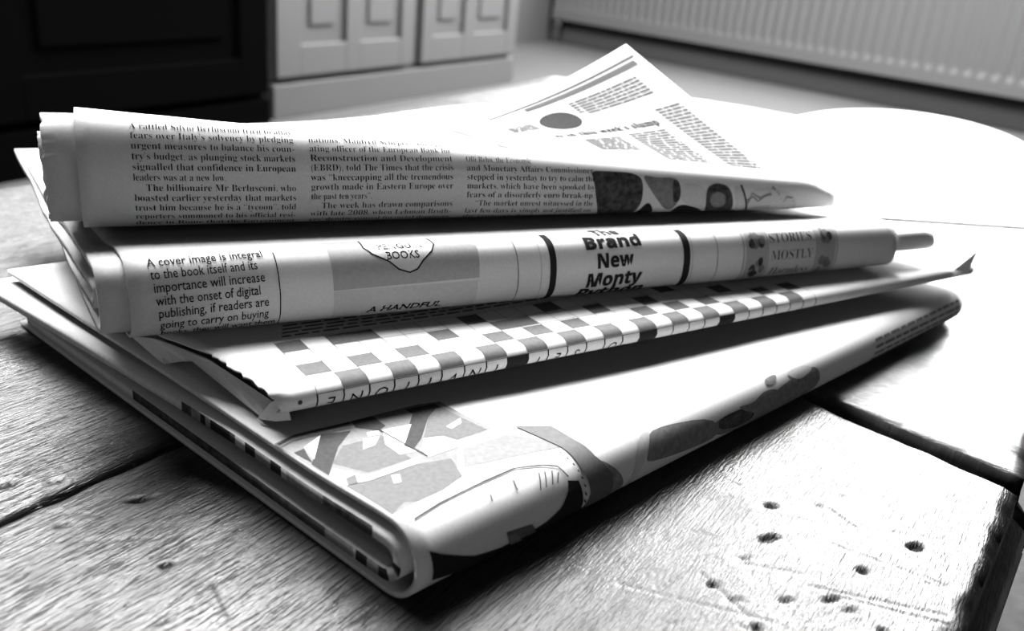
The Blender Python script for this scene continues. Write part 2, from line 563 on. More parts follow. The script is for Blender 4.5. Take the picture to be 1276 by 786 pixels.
gap = 0.0005
cn = Vector((CRD.y, -CRD.x, 0))            # to the right of the crack
sn = Vector((-SEAMD.y, SEAMD.x, 0))
if sn.y > 0:
    sn = -sn                               # towards the viewer
SG = 0.0042                                # half of the seam gap
seam_near, seam_far = SEAM0 + sn * SG * 1.6, SEAM0 - sn * SG * .4
near_l = isect(T_L, E2d, seam_near, SEAMD)
pA = [T_L, isect(T_L, Vector((1, -.6, 0)), CR0 - cn * gap, CRD), isect(seam_near, SEAMD, CR0 - cn * gap, CRD), near_l]
pB = [isect(T_N, Vector((-.8, .6, 0)), CR0 + cn * gap, CRD), T_N, isect(seam_near, SEAMD, T_N, E1d), isect(seam_near, SEAMD, CR0 + cn * gap, CRD)]
fl, fr = isect(T_L, E2d, seam_far, SEAMD), isect(seam_far, SEAMD, T_N, E1d)
pC = [fl, fr, T_R, T_C]
nr = [0.0, 0.22, 0.10, 0.22]


def rng_of(poly, lo, hi):
    e = Vector((-CRD.y, CRD.x, 0))
    return lo, hi


def near_box(pts):
    e = Vector((-CRD.y, CRD.x, 0))
    us = [Vector((p[0], p[1], 0)).dot(CRD) for p in pts]
    ws = [Vector((p[0], p[1], 0)).dot(e) for p in pts]
    return min(us), max(us), min(ws), max(ws)


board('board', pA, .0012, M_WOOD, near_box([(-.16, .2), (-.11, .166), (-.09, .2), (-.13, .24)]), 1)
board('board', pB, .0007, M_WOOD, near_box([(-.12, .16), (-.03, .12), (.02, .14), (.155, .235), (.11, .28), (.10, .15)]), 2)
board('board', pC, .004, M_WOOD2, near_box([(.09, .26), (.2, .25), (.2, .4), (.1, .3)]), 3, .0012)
# frame and legs below the boards
ctr = (T_L + T_R + T_C + T_N) / 4
ins = lambda p, k: ctr + (p - ctr) * k
corners = [ins(p, .90) for p in (T_L, T_N, T_R, T_C)]
for p, q in zip(corners, corners[1:] + corners[:1]):
    b = bmesh.new()
    d = (q - p)
    l = d.length
    d.normalize()
    add_box(b, p, d, Vector((-d.y, d.x, 0)), Z, (0, -.01, -.095), (l, .01, -.031), .002)
    bm_obj('apron', b, M_WOOD, TT)
for p in corners:
    b = bmesh.new()
    prof = [(.024, FLOOR), (.027, FLOOR + .02), (.022, FLOOR + .05), (.026, FLOOR + .15), (.030, FLOOR + .26), (.024, FLOOR + .30), (.032, FLOOR + .315), (.032, -.031)]
    rings = [[b.verts.new(Vector((p.x + r * math.cos(a), p.y + r * math.sin(a), z))) for a in [k * math.pi / 10 for k in range(20)]] for r, z in prof]
    for r1, r2 in zip(rings, rings[1:]):
        for k in range(20):
            b.faces.new((r1[k], r1[(k + 1) % 20], r2[(k + 1) % 20], r2[k]))
    b.faces.new(rings[0][::-1]); b.faces.new(rings[-1])
    bm_obj('leg', b, M_WOOD, TT, True)

# ------------------------------------------------------------------ folded newspapers
#GEO-BEGIN
class Fold:
    """A newspaper folded once: surface P(x, s); x metres along the fold from A, s metres of paper
    measured round the fold from its outermost line (s > 0 over the top, s < 0 underneath)."""

    def __init__(g, A, B, back, h, inset=0.0, ka=0.45, W=0.187, top=None, bot=None, low=0.0):
        g.A, g.B = np.array(A, float), np.array(B, float)
        f = (g.B - g.A)[:2]
        g.L = float(np.linalg.norm(f))
        g.f = f / g.L
        g.b = np.array(back, float) / np.linalg.norm(back)
        g.h, g.inset, g.ka, g.W, g.low = h, inset, ka, W, low
        g.top = top or (lambda x, t: 0 * t)
        g.bot = bot or (lambda x, t: 0 * t)
        g.cache = {}

    def layer(g, inset, W=None, dtop=0.0, dbot=0.0):
        t0, b0 = g.top, g.bot
        n = Fold(g.A, g.B, g.b, g.h, inset, g.ka, W or g.W,
                 lambda x, t: t0(x, t) + dtop * np.minimum(t / .187, 1.2), lambda x, t: b0(x, t) + dbot * np.minimum(t / .187, 1.2), g.low)
        return n

    def prof(g, x):
        key = round(float(x), 5)
        if key in g.cache:
            return g.cache[key]
        u = x / g.L
        zb = g.A[2] + (g.B[2] - g.A[2]) * u
        if callable(g.h):
            h = float(g.h(x))
        else:
            h = g.h[0] + (g.h[1] - g.h[0]) * min(max(u, 0), 1)
        bb = max(h / 2 - g.inset, .0004)
        a = max(g.ka * h - g.inset, .0004)
        ph = np.radians(np.linspace(-90, 90, 41))
        t = np.linspace(0, g.W, 64)[1:]
        cs, sn = np.cos(ph), np.sin(ph)
        if g.low:          # blunt nose: flat front, tight turn underneath
            cs = np.abs(cs) ** .72
            zn = np.where(sn < 0, -np.abs(sn) ** .9 * bb * 2 * g.low, sn * bb * 2 * (1 - g.low)) - bb * (1 - 2 * g.low)
        else:
            zn = bb * sn
        T = np.concatenate([t[::-1], -a * cs, t])
        zt, zo = zb + h + g.top(x, t), zb + g.bot(x, t)
        zm, r = (zt + zo) / 2, bb / (h / 2)
        zt, zo = zm + (zt - zm) * r, zm + (zo - zm) * r
        Zs = np.concatenate([zo[::-1], zb + h / 2 + zn, zt])
        ds = np.hypot(np.diff(T), np.diff(Zs))
        Sx = np.concatenate([[0], np.cumsum(ds)])
        Sx -= Sx[63 + 20]
        g.cache[key] = (Sx, T, Zs)
        return g.cache[key]

    def P(g, x, s):
        Sx, T, Zs = g.prof(x)
        t = np.interp(s, Sx, T)
        z = np.interp(s, Sx, Zs)
        s = np.asarray(s, float)
        out = np.empty(s.shape + (3,))
        out[..., 0] = g.A[0] + g.f[0] * x + g.b[0] * t
        out[..., 1] = g.A[1] + g.f[1] * x + g.b[1] * t
        out[..., 2] = z
        return out

    def PN(g, x, s):
        """points and outward normals"""
        e = 3e-4
        p = g.P(x, s)
        ds = g.P(x, s + e) - g.P(x, s - e)
        dx = g.P(x + e, s) - g.P(x - e, s)
        n = np.cross(dx, ds)
        n /= np.maximum(np.linalg.norm(n, axis=-1, keepdims=True), 1e-12)
        return p, n

    def s_of_t(g, x, t):
        Sx, T, _ = g.prof(x)
        k = 63 + 20
        return float(np.interp(t, T[k:], Sx[k:]))


def sm(a, b, x):
    q = np.clip((x - a) / (b - a), 0, 1)
    return q * q * (3 - 2 * q)


# bottom paper
G1 = Fold((-.0216, .1552, .0003), (.1820, .3600, .0003), (-.782, .624), (.020, .0145), ka=.5,
          top=lambda x, t: -.0015 * sm(.0, .03, t) + .0006 * np.sin(x * 34 + t * 25) * sm(0, .03, t))
# crossword paper
G2 = Fold((-.0539, .1878, .0230), (.1870, .3592, .0213), (-.620, .785), (.0067, .0048), ka=.55,
          top=lambda x, t: .0003 * np.sin(x * 60 + t * 30) * sm(0, .02, t))
# second paper
G3 = Fold((-.0985, .2075, .0306), (.1405, .3400, .0282), (-.56, .83), (.0215, .0172), ka=.44, low=.36,
          top=lambda x, t: -.0034 * sm(.0, .03, t) - .005 * sm(.02, .187, t) - .007 * sm(.0, .10, t) * sm(.14, 0, x))
# top paper
def top4(x, t):
    h = .0310 - .0210 * np.clip(x / .264, 0, 1)
    rise = -.014 * (h / .02) * sm(.005, .16, t)
    fall = -.039 * h / .031 * np.clip(t / .1, 0, 1) ** 1.1
    k = sm(.21, .085, x)
    return rise * (1 - k) + fall * k


def bot4(x, t):
    return -.009 * sm(.01, .13, t) * sm(.2, .045, x)


G4 = Fold((-.1172, .2287, .0517), (.1195, .3462, .0474), (-.42, .907), lambda x: (.0310 - .0210 * min(max(x / .264, 0), 1)) * (1 - .45 * float(sm(.248, .268, x))), ka=.42, top=top4, bot=bot4, low=.34)
#GEO-END


class Paper:
    """one mesh: a sheet (shell) plus its print, in material slots"""

    def __init__(p):
        p.V, p.F, p.M = [], [], []

    def add(p, V, F, m):
        k = len(p.V)
        p.V += list(map(tuple, V))
        p.F += [tuple(i + k for i in f) for f in F]
        p.M += [m] * len(F) if isinstance(m, int) else list(m)

    def shell(p, g, x0, x1, s0, s1, thick, nu=70, ns=90, m=0, m_in=0, m_edge=EDGE):
        """x0, x1: functions of s"""
        sv = np.concatenate([np.linspace(s0, -.03, max(8, ns // 4), endpoint=False), np.linspace(-.03, .03, ns // 2, endpoint=False), np.linspace(.03, s1, max(10, ns // 3))])
        sv = sv[(sv >= s0) & (sv <= s1)]
        ns = len(sv)
        xa = np.array([x0(s) for s in sv])
        xb = np.array([x1(s) for s in sv])
        out = np.empty((nu, ns, 3))
        inn = np.empty((nu, ns, 3))
        for i in range(nu):
            w = i / (nu - 1)
            xs = xa + (xb - xa) * w
            for j in range(ns):
                a, n = g.PN(round(float(xs[j]), 4), np.array([sv[j]]))
                out[i, j] = a[0]
                inn[i, j] = a[0] - n[0] * thick
        N = nu * ns
        F, Mi = [], []
        ix = lambda i, j: i * ns + j
        for i in range(nu - 1):
            for j in range(ns - 1):
                F.append((ix(i, j), ix(i + 1, j), ix(i + 1, j + 1), ix(i, j + 1))); Mi.append(m)
                F.append((N + ix(i, j), N + ix(i, j + 1), N + ix(i + 1, j + 1), N + ix(i + 1, j))); Mi.append(m_in)
        for j in range(ns - 1):
            F.append((ix(0, j), ix(0, j + 1), N + ix(0, j + 1), N + ix(0, j))); Mi.append(m_edge(sv[j]) if callable(m_edge) else m_edge)
            F.append((ix(nu - 1, j + 1), ix(nu - 1, j), N + ix(nu - 1, j), N + ix(nu - 1, j + 1))); Mi.append(EDGE)
        for i in range(nu - 1):
            F.append((ix(i + 1, 0), ix(i, 0), N + ix(i, 0), N + ix(i + 1, 0))); Mi.append(EDGE)
            F.append((ix(i, ns - 1), ix(i + 1, ns - 1), N + ix(i + 1, ns - 1), N + ix(i, ns - 1))); Mi.append(EDGE)
        p.add(np.concatenate([out.reshape(-1, 3), inn.reshape(-1, 3)]), F, Mi)

    def flat(p, g, V, F, m, off=.00012):
        """flat print (x, s) laid on the sheet"""
        V = np.asarray(V, float)
        out = np.empty((len(V), 3))
        for i, (x, s) in enumerate(V):
            a, n = g.PN(round(float(x), 5), np.array([s]))
            out[i] = a[0] + n[0] * off
        p.add(out, F, m)

    def poly(p, g, pts, m, off=.00010, ds=.0007, dx=.02):
        b = bmesh.new()
        f = b.faces.new([b.verts.new((x, s, 0)) for x, s in pts])
        bmesh.ops.triangulate(b, faces=[f])
        xs, ss = [q[0] for q in pts], [q[1] for q in pts]
        for lo, hi, st, no in ((min(ss), max(ss), ds, (0, 1, 0)), (min(xs), max(xs), dx, (1, 0, 0))):
            k = lo + st
            while k < hi:
                bmesh.ops.bisect_plane(b, geom=b.verts[:] + b.edges[:] + b.faces[:], plane_co=(k, k, 0), plane_no=no)
                k += st
        b.verts.index_update()
        V = [(v.co.x, v.co.y) for v in b.verts]
        F = [tuple(v.index for v in f.verts) for f in b.faces]
        # keep every face looking outwards
        F = [f if sum(V[f[i]][0] * V[f[(i + 1) % len(f)]][1] - V[f[(i + 1) % len(f)]][0] * V[f[i]][1] for i in range(len(f))) > 0 else f[::-1] for f in F]
        b.free()
        p.flat(g, V, F, m, off)

    def blob(p, g, pts, m, off=.00010):
        pts = [np.array(q) for q in pts]
        for _ in range(2):
            pts = [w for a, c in zip(pts, pts[1:] + pts[:1]) for w in (a * .78 + c * .22, a * .22 + c * .78)]
        p.poly(g, [tuple(q) for q in pts], m, off)

    def rect(p, g, x0, x1, s0, s1, m, off=.00010):
        p.poly(g, [(x0, s0), (x1, s0), (x1, s1), (x0, s1)], m, off)

    def line(p, g, pts, w, m, off=.00014):
        pts = [np.array(q, float) for q in pts]
        L, R = [], []
        for i, q in enumerate(pts):
            d = pts[min(i + 1, len(pts) - 1)] - pts[max(i - 1, 0)]
            d = d / np.linalg.norm(d)
            nrm = np.array([-d[1], d[0]]) * w / 2
            L.append(q + nrm); R.append(q - nrm)
        V, F = [], []
        for l, r in zip(L, R):
            V += [l, r]
        # subdivide long runs
        V2_, F2_ = [], []
        for i in range(len(pts) - 1):
            nseg = max(1, int(np.linalg.norm(pts[i + 1] - pts[i]) / .0014))
            for k in range(nseg + 1):
                t = k / nseg
                V2_ += [L[i] * (1 - t) + L[i + 1] * t, R[i] * (1 - t) + R[i + 1] * t]
                if k:
                    n_ = len(V2_)
                    F2_.append((n_ - 4, n_ - 3, n_ - 1, n_ - 2))
        p.flat(g, V2_, F2_, m, off)

    def text(p, g, body, x, s, size, m=INK, width=None, offs=0.0, shear=0.0, bold=False, rot=0.0, slope=0.0, align='l', big=False, xscale=1.0):
        V, F = glyphs(body, offs, shear, bold)
        if not len(V):
            return
        V = V * size
        w = V[:, 0].max() - V[:, 0].min()
        if width:
            V[:, 0] *= width / w
            w = width
        V[:, 0] *= xscale
        w *= xscale
        if align == 'c':
            V[:, 0] -= (V[:, 0].max() + V[:, 0].min()) / 2
            if rot:
                V[:, 1] -= (V[:, 1].max() + V[:, 1].min()) / 2
        if rot:
            c, sn_ = math.cos(rot), math.sin(rot)
            V = np.stack([V[:, 0] * c - V[:, 1] * sn_, V[:, 0] * sn_ + V[:, 1] * c], 1)
        V[:, 1] += V[:, 0] * slope
        V += (x, s)
        if size > .004:
            b = bmesh.new()
            vs = [b.verts.new((q[0], q[1], 0)) for q in V]
            for f in F:
                try:
                    b.faces.new([vs[i] for i in f])
                except ValueError:
                    pass
            st = .0004 if size < .0055 else .0007
            k = V[:, 1].min() + st
            while k < V[:, 1].max():
                bmesh.ops.bisect_plane(b, geom=b.verts[:] + b.edges[:] + b.faces[:], plane_co=(0, k, 0), plane_no=(0, 1, 0))
                k += st
            b.verts.index_update()
            V = np.array([v.co[:2] for v in b.verts])
            F = [tuple(v.index for v in f.verts) for f in b.faces]
            b.free()
        p.flat(g, V, F, m, .00013)

    def build(p, name, parent):
        o = mesh_from(name, p.V, p.F, PM, parent, p.M)
        return o


_gl = {}


def heavy(s):
    return ''.join(chr(0x1D5EE + ord(c) - 97) if 'a' <= c <= 'z' else chr(0x1D5D4 + ord(c) - 65) if 'A' <= c <= 'Z' else c for c in s)


def serif(s):
    r = ''
    for c in s:
        if 'a' <= c <= 'z': r += chr(0x1D41A + ord(c) - 97)
        elif 'A' <= c <= 'Z': r += chr(0x1D400 + ord(c) - 65)
        elif '0' <= c <= '9': r += chr(0x1D7CE + ord(c) - 48)
        else: r += c
    return r


def glyphs(body, offs=0.0, shear=0.0, bold=False):
    key = (body, offs, shear, bold)
    if key not in _gl:
        cu = bpy.data.curves.new('type', 'FONT')
        cu.body = serif(body) if bold else body
        cu.size = 1.0
        cu.offset = offs
        cu.shear = shear
        cu.resolution_u = 2
        o = bpy.data.objects.new('type', cu)
        COL.objects.link(o)
        dg = bpy.context.evaluated_depsgraph_get()
        ev = o.evaluated_get(dg)
        me = ev.to_mesh()
        V = np.array([v.co[:2] for v in me.vertices]) if len(me.vertices) else np.zeros((0, 2))
        F = []
        for f in me.polygons:
            t = tuple(f.vertices)
            ar = sum(V[t[i]][0] * V[t[(i + 1) % len(t)]][1] - V[t[(i + 1) % len(t)]][0] * V[t[i]][1] for i in range(len(t)))
            F.append(t if ar > 0 else t[::-1])
        ev.to_mesh_clear()
        bpy.data.objects.remove(o)
        bpy.data.curves.remove(cu)
        _gl[key] = (V, F)
    V, F = _gl[key]
    return V.copy(), F


rs = random.Random(7)


def jag(x0, amp, per, seed):
    r = random.Random(seed)
    tab = [r.uniform(-1, 1) for _ in range(4000)]

    def f(s):
        q = (s + 1) / per
        i = int(q)
        return x0 + amp * (tab[i % 4000] * (1 - q + i) + tab[(i + 1) % 4000] * (q - i))
    return f


def const(x):
    return lambda s: x


_bl = random.Random(12)
_blt = []
while len(_blt) < 420:
    _blt += [_bl.choice((DARK, DARK, MID, INK, INK, GREY))] * _bl.choice((1, 1, 2, 3, 5))


def bleed(q):
    """pictures printed to the trimmed edge of the inner pages"""
    if q < -.115 or q > .105:
        return EDGE
    if q < 0:
        return _blt[int((q + .2) / .0012)] if q > -.055 else DARK
    return EDGE if q > .085 or q < .012 else _blt[int((q + .2) / .0016)]


# ---- bottom paper -------------------------------------------------
N1 = empty('newspaper', (0.0854, 0.2552, 0.0), 'thick folded newspaper with house pictures, lowest in the stack on the table', 'newspaper', 'newspapers in the stack')
p = Paper()
p.shell(G1, const(0.0), const(G1.L), -.195, .20, .0014, m_in=LIGHT)
#P1BEGIN
p.poly(G1, [(-0.0002, 0.0548), (0.0059, 0.0559), (0.0206, 0.0538), (0.0397, 0.0520), (0.0457, 0.0501), (0.0452, 0.0313), (0.0326, 0.0296), (0.0236, 0.0206), (0.0147, 0.0164), (0.0013, 0.0153), (0.0008, 0.0294), (0.0001, 0.0477)], T1, 0.000068)
p.poly(G1, [(0.0008, 0.0294), (0.0148, 0.0294), (0.0265, 0.0255), (0.0228, 0.0179), (0.0152, 0.0161), (0.0078, 0.0158), (0.0056, 0.0173), (0.0007, 0.0151)], T2, 0.000076)
p.poly(G1, [(0.0319, 0.0273), (0.0452, 0.0265), (0.0506, 0.0194), (0.0507, 0.0140), (0.0430, 0.0161), (0.0310, 0.0191), (0.0258, 0.0206)], T1, 0.000084)
p.poly(G1, [(0.0108, 0.0523), (0.0175, 0.0499), (0.0102, 0.0452), (0.0009, 0.0362), (0.0009, 0.0424)], T3, 0.000092)
p.poly(G1, [(0.0048, 0.0401), (0.0114, 0.0451), (0.0219, 0.0438), (0.0194, 0.0309), (0.0081, 0.0319)], T2, 0.000100)
p.poly(G1, [(0.0353, 0.0486), (0.0437, 0.0484), (0.0371, 0.0449), (0.0279, 0.0371), (0.0232, 0.0343), (0.0221, 0.0370)], T3, 0.000108)
p.poly(G1, [(0.0437, 0.0484), (0.0437, 0.0312), (0.0342, 0.0317), (0.0334, 0.0352), (0.0289, 0.0373), (0.0371, 0.0449)], T2, 0.000116)
p.poly(G1, [(0.0354, 0.0513), (0.0436, 0.0499), (0.0437, 0.0473), (0.0350, 0.0488)], T3, 0.000124)
p.poly(G1, [(0.0204, 0.0536), (0.0263, 0.0529), (0.0256, 0.0472), (0.0226, 0.0462), (0.0192, 0.0504)], T3, 0.000132)  # shadow below the crossword paper, put in as a dark tone
p.poly(G1, [(0.0041, 0.0496), (0.0104, 0.0521), (0.0027, 0.0439)], PAPER, 0.000140)
p.poly(G1, [(0.0009, 0.0488), (0.0037, 0.0491), (0.0015, 0.0428)], T3, 0.000148)
p.poly(G1, [(0.0236, 0.0459), (0.0311, 0.0443), (0.0224, 0.0368), (0.0227, 0.0328), (0.0188, 0.0341), (0.0195, 0.0399)], PAPER, 0.000156)
p.poly(G1, [(0.0172, 0.0451), (0.0210, 0.0438), (0.0175, 0.0411), (0.0139, 0.0410)], PAPER, 0.000164)
p.poly(G1, [(0.0197, 0.0469), (0.0226, 0.0462), (0.0218, 0.0445), (0.0188, 0.0452)], PAPER, 0.000172)
p.poly(G1, [(0.0370, 0.0384), (0.0432, 0.0399), (0.0414, 0.0377), (0.0372, 0.0366)], PAPER, 0.000180)
p.poly(G1, [(0.0240, 0.0327), (0.0284, 0.0367), (0.0327, 0.0350), (0.0336, 0.0311), (0.0432, 0.0301), (0.0420, 0.0281), (0.0228, 0.0290)], PAPER, 0.000188)
p.poly(G1, [(0.0033, 0.0381), (0.0067, 0.0307), (0.0195, 0.0305), (0.0195, 0.0282), (0.0063, 0.0288), (0.0000, 0.0303), (0.0007, 0.0357)], PAPER, 0.000196)
p.poly(G1, [(0.0026, 0.0328), (0.0054, 0.0329), (0.0035, 0.0295), (0.0011, 0.0299)], T2, 0.000204)
p.poly(G1, [(0.0108, 0.0275), (0.0126, 0.0269), (0.0106, 0.0240), (0.0090, 0.0244)], PAPER, 0.000212)
p.line(G1, [(0.0002, 0.0538), (0.0045, 0.0550), (0.0103, 0.0544), (0.0195, 0.0530)], 0.0007, T3, 0.000220)
p.line(G1, [(-0.0003, 0.0525), (0.0038, 0.0535), (0.0092, 0.0529), (0.0184, 0.0510)], 0.0004, T2, 0.000228)
p.line(G1, [(0.0230, 0.0472), (0.0231, 0.0371), (0.0231, 0.0294)], 0.0004, T3, 0.000236)
p.line(G1, [(0.0036, 0.0118), (0.0115, 0.0129), (0.0219, 0.0134), (0.0345, 0.0135), (0.0417, 0.0113), (0.0451, 0.0096), (0.0465, 0.0063)], 0.00045, T3, 0.000244)
p.line(G1, [(0.0200, 0.0151), (0.0260, 0.0141), (0.0350, 0.0141), (0.0415, 0.0120)], 0.0003, T2, 0.000252)
p.line(G1, [(0.0315, 0.0109), (0.0308, 0.0084)], 0.0005, T2, 0.000260)
p.line(G1, [(0.0391, 0.0100), (0.0369, 0.0062)], 0.0004, T2, 0.000268)
p.line(G1, [(0.0408, 0.0097), (0.0388, 0.0062)], 0.0004, T2, 0.000276)
p.line(G1, [(0.0428, 0.0092), (0.0409, 0.0062)], 0.0004, T2, 0.000284)
p.line(G1, [(0.0442, 0.0082), (0.0425, 0.0060)], 0.0004, T2, 0.000292)
p.line(G1, [(0.0236, 0.0100), (0.0230, 0.0084)], 0.0004, T2, 0.000300)
p.poly(G1, [(0.0501, 0.0283), (0.0574, 0.0226), (0.0563, 0.0144), (0.0574, 0.0082), (0.0611, 0.0023), (0.0636, -0.0076), (0.0548, -0.0076), (0.0532, -0.0079), (0.0532, -0.0004), (0.0513, 0.0071), (0.0506, 0.0167)], T2, 0.000308)
p.poly(G1, [(0.0057, 0.0029), (0.0031, 0.0046), (0.0038, -0.0028), (0.0204, -0.0079), (0.0348, -0.0079), (0.0444, -0.0079), (0.0524, -0.0079), (0.0509, -0.0022), (0.0491, 0.0045), (0.0458, 0.0056), (0.0451, 0.0033), (0.0426, -0.0003), (0.0384, -0.0029), (0.0317, -0.0045), (0.0243, -0.0044), (0.0156, -0.0020)], INK, 0.000316)  # dark picture print, blackened further for the shade under the fold
p.poly(G1, [(0.0246, 0.0003), (0.0330, -0.0010), (0.0364, -0.0052), (0.0267, -0.0039)], T2, 0.000324)
p.poly(G1, [(0.0255, -0.0011), (0.0280, -0.0012), (0.0332, -0.0073), (0.0278, -0.0050)], T1, 0.000332)
p.line(G1, [(0.0490, 0.0128), (0.0489, 0.0121)], 0.0004, T3, 0.000340)
p.line(G1, [(0.0493, 0.0106), (0.0493, 0.0100)], 0.0004, T3, 0.000348)
p.line(G1, [(0.0497, 0.0087), (0.0498, 0.0081)], 0.0004, T3, 0.000356)
p.line(G1, [(0.0500, 0.0069), (0.0502, 0.0063)], 0.0004, T3, 0.000364)
p.line(G1, [(0.0503, 0.0050), (0.0507, 0.0044)], 0.0004, T3, 0.000372)
p.line(G1, [(0.0507, 0.0030), (0.0512, 0.0023)], 0.0004, T3, 0.000380)
p.line(G1, [(0.0509, 0.0008), (0.0516, -0.0001)], 0.0004, T3, 0.000388)
p.line(G1, [(0.0511, -0.0014), (0.0522, -0.0026)], 0.0004, T3, 0.000396)
p.blob(G1, [(0.0556, 0.0070), (0.0585, 0.0070), (0.0643, 0.0017), (0.0677, -0.0037), (0.0660, -0.0076), (0.0558, -0.0036)], MID, 0.000100)
p.blob(G1, [(0.0798, 0.0088), (0.1061, 0.0045), (0.1094, -0.0031), (0.0973, -0.0027), (0.0747, 0.0003), (0.0768, 0.0046)], MID, 0.000108)
p.blob(G1, [(0.0745, 0.0082), (0.0795, 0.0085), (0.0771, 0.0052), (0.0740, 0.0013), (0.0700, -0.0076), (0.0692, -0.0076), (0.0704, 0.0018)], LIGHT, 0.000116)
p.blob(G1, [(0.0764, 0.0037), (0.1042, 0.0013), (0.1072, -0.0027), (0.0919, -0.0015), (0.0747, 0.0003)], MID, 0.000124)
p.blob(G1, [(0.1058, 0.0037), (0.1254, 0.0002), (0.1428, 0.0039), (0.1646, 0.0060), (0.1676, 0.0004), (0.1652, -0.0048), (0.1324, -0.0070), (0.1072, -0.0027)], MID, 0.000132)
p.blob(G1, [(0.1081, 0.0031), (0.1245, 0.0028), (0.1289, -0.0024), (0.1210, -0.0036), (0.1084, -0.0004)], DARK, 0.000140)
p.blob(G1, [(0.1174, 0.0040), (0.1265, 0.0027), (0.1330, 0.0049), (0.1411, 0.0036), (0.1398, -0.0003), (0.1272, -0.0008)], MID, 0.000148)
p.blob(G1, [(0.1467, 0.0072), (0.1591, 0.0070), (0.1635, 0.0045), (0.1532, 0.0029)], LIGHT, 0.000156)
p.blob(G1, [(0.1357, 0.0080), (0.1432, 0.0081), (0.1406, 0.0053), (0.1358, 0.0058)], MID, 0.000164)
p.blob(G1, [(0.1398, -0.0003), (0.1603, 0.0015), (0.1666, -0.0040), (0.1493, -0.0056)], MID, 0.000172)
for r in range(5):                          # small type on the far part of the fold
    k = .208
    while k < .283:
        w = rs.uniform(.004, .009)
        p.rect(G1, k, min(k + w, .285), .0035 - r * .0026, .0035 - r * .0026 + .0011, MID)
        k += w + .0012
#P1END
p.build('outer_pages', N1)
g = G1.layer(.0042)
p = Paper()
p.shell(g, lambda s: -.001 - .09 * max(0, s - .06) ** 1.3, const(G1.L - .004), -.18, .205, .0028, m_edge=bleed, m_in=LIGHT, ns=260)
p.build('inner_pages', N1)
g = G1.layer(.0082)
p = Paper()
p.shell(g, jag(.004, .001, .02, 3), const(G1.L - .01), -.17, .18, .0012, m_edge=MID, m_in=MID)
p.build('inner_pages', N1)

_tj = jag(0, .0007, .0011, 11)


def TORN(q):
    return float(np.interp(q, [-.02, -.004, .006, .030, .044, .060, .19], [.000, -.0005, -.0028, -.0080, -.0150, -.0230, .0150])) + (_tj(q) if q > -.002 else 0)


class Patch:
    """a single curved page: x from its left end, s from its lower edge up; corners and a bow"""

    def __init__(g, TL, TR, BL, BR, W, Hh, bow):
        g.c = [np.array(q, float) for q in (TL, TR, BL, BR)]
        g.Wd, g.Hh, g.bow = W, Hh, bow

    def P(g, x, s):
        u = x / g.Wd
        s = np.asarray(s, float)
        v = (s / g.Hh)[..., None]
        TL, TR, BL, BR = g.c
        q = (BL * (1 - u) + BR * u) * (1 - v) + (TL * (1 - u) + TR * u) * v
        return q + np.array(g.bow(u, v[..., 0])).T.reshape(q.shape)

    PN = Fold.PN


# ---- crossword paper ----------------------------------------------
N2 = empty('newspaper', (0.067, 0.2735, 0.0232), 'folded newspaper with a filled-in crossword and a torn near corner', 'newspaper', 'newspapers in the stack')
p = Paper()
p.shell(G2, TORN, const(G2.L), -.18, .185, .0005, ns=150)
#P2BEGIN
CW, GX, GS = .00688, .0086, .0014
for r in range(0, 4):
    for c in range(0, 27):
        x0, s0 = GX + c * CW, GS + (r) * CW
        blk = (r == 0 and c % 2 == 1) or (r == 1 and c % 2 == 0 and c % 8 != 6) or (r == 2 and c in (6, 9, 10, 14, 17, 22)) or (r == 3 and c in (0, 2, 3, 8, 12, 19))
        if blk:
            p.rect(G2, x0, x0 + CW, s0 + .0003, s0 + CW * .93, T2, .00008)
for r in range(0, 5):
    p.line(G2, [(GX, GS + r * CW), (GX + 27 * CW, GS + r * CW)], .00014, T2)
for c in range(0, 28):
    x = GX + c * CW
    p.line(G2, [(x, GS), (x, GS - .0066)], .00045, INK)
    p.line(G2, [(x, GS + 4 * CW), (x, GS)], .00014, T2)
for c in (8, 15, 20):
    p.rect(G2, GX + c * CW, GX + (c + 1) * CW, -.0052, GS, INK, .00009)
for c, ch in enumerate('ENOTIVNI'):
    p.text(G2, ch, GX + (c + .5) * CW, -.0016, .0048, rot=math.pi + .15 * math.sin(c * 2.1), align='c', shear=.2)
for c, ch in ((9, 'T'), (10, 'E'), (11, 'S'), (13, 'O')):
    p.text(G2, ch, GX + (c + .5) * CW, -.0016, .0042, rot=math.pi + .2 * math.sin(c), align='c', shear=.2)
p.poly(G2, [(.0042 + .0006 * math.cos(t), .0002 + .0006 * math.sin(t)) for t in [k * math.pi / 5 for k in range(10)]], DARK)
for r in range(7):                           # the clues, too small to read
    k = .012 + .001 * r
    while k < .10:
        w = rs.uniform(.002, .006)
        p.rect(G2, k, k + w, .0312 + r * .0022, .0312 + r * .0022 + .0008, T2)
        k += w + .001
#P2END
p.build('outer_pages', N2)
g = G2.layer(.0012)
p = Paper()
p.shell(g, jag(.008, .0015, .01, 5), const(G2.L - .006), -.18, .18, .0010)
p.build('inner_pages', N2)

LEAF1 = [(-.1031, .2208, .0232), (-.0903, .2106, .0208), (-.0840, .2139, .0212), (-.0570, .1882, .0206), (-.0527, .1884, .0240), (-.0760, .2054, .0262), (-.0935, .2135, .0268)]
LEAF2 = [(-.0550, .1870, .0262), (-.0588, .1883, .0206), (-.0540, .1876, .0208), (-.0503, .1872, .0218), (-.0508, .1868, .0245), (-.0527, .1860, .0280)]
LEAF3 = [(.1749, .3467, .0265), (.1802, .3452, .0262), (.1809, .3446, .0360)]
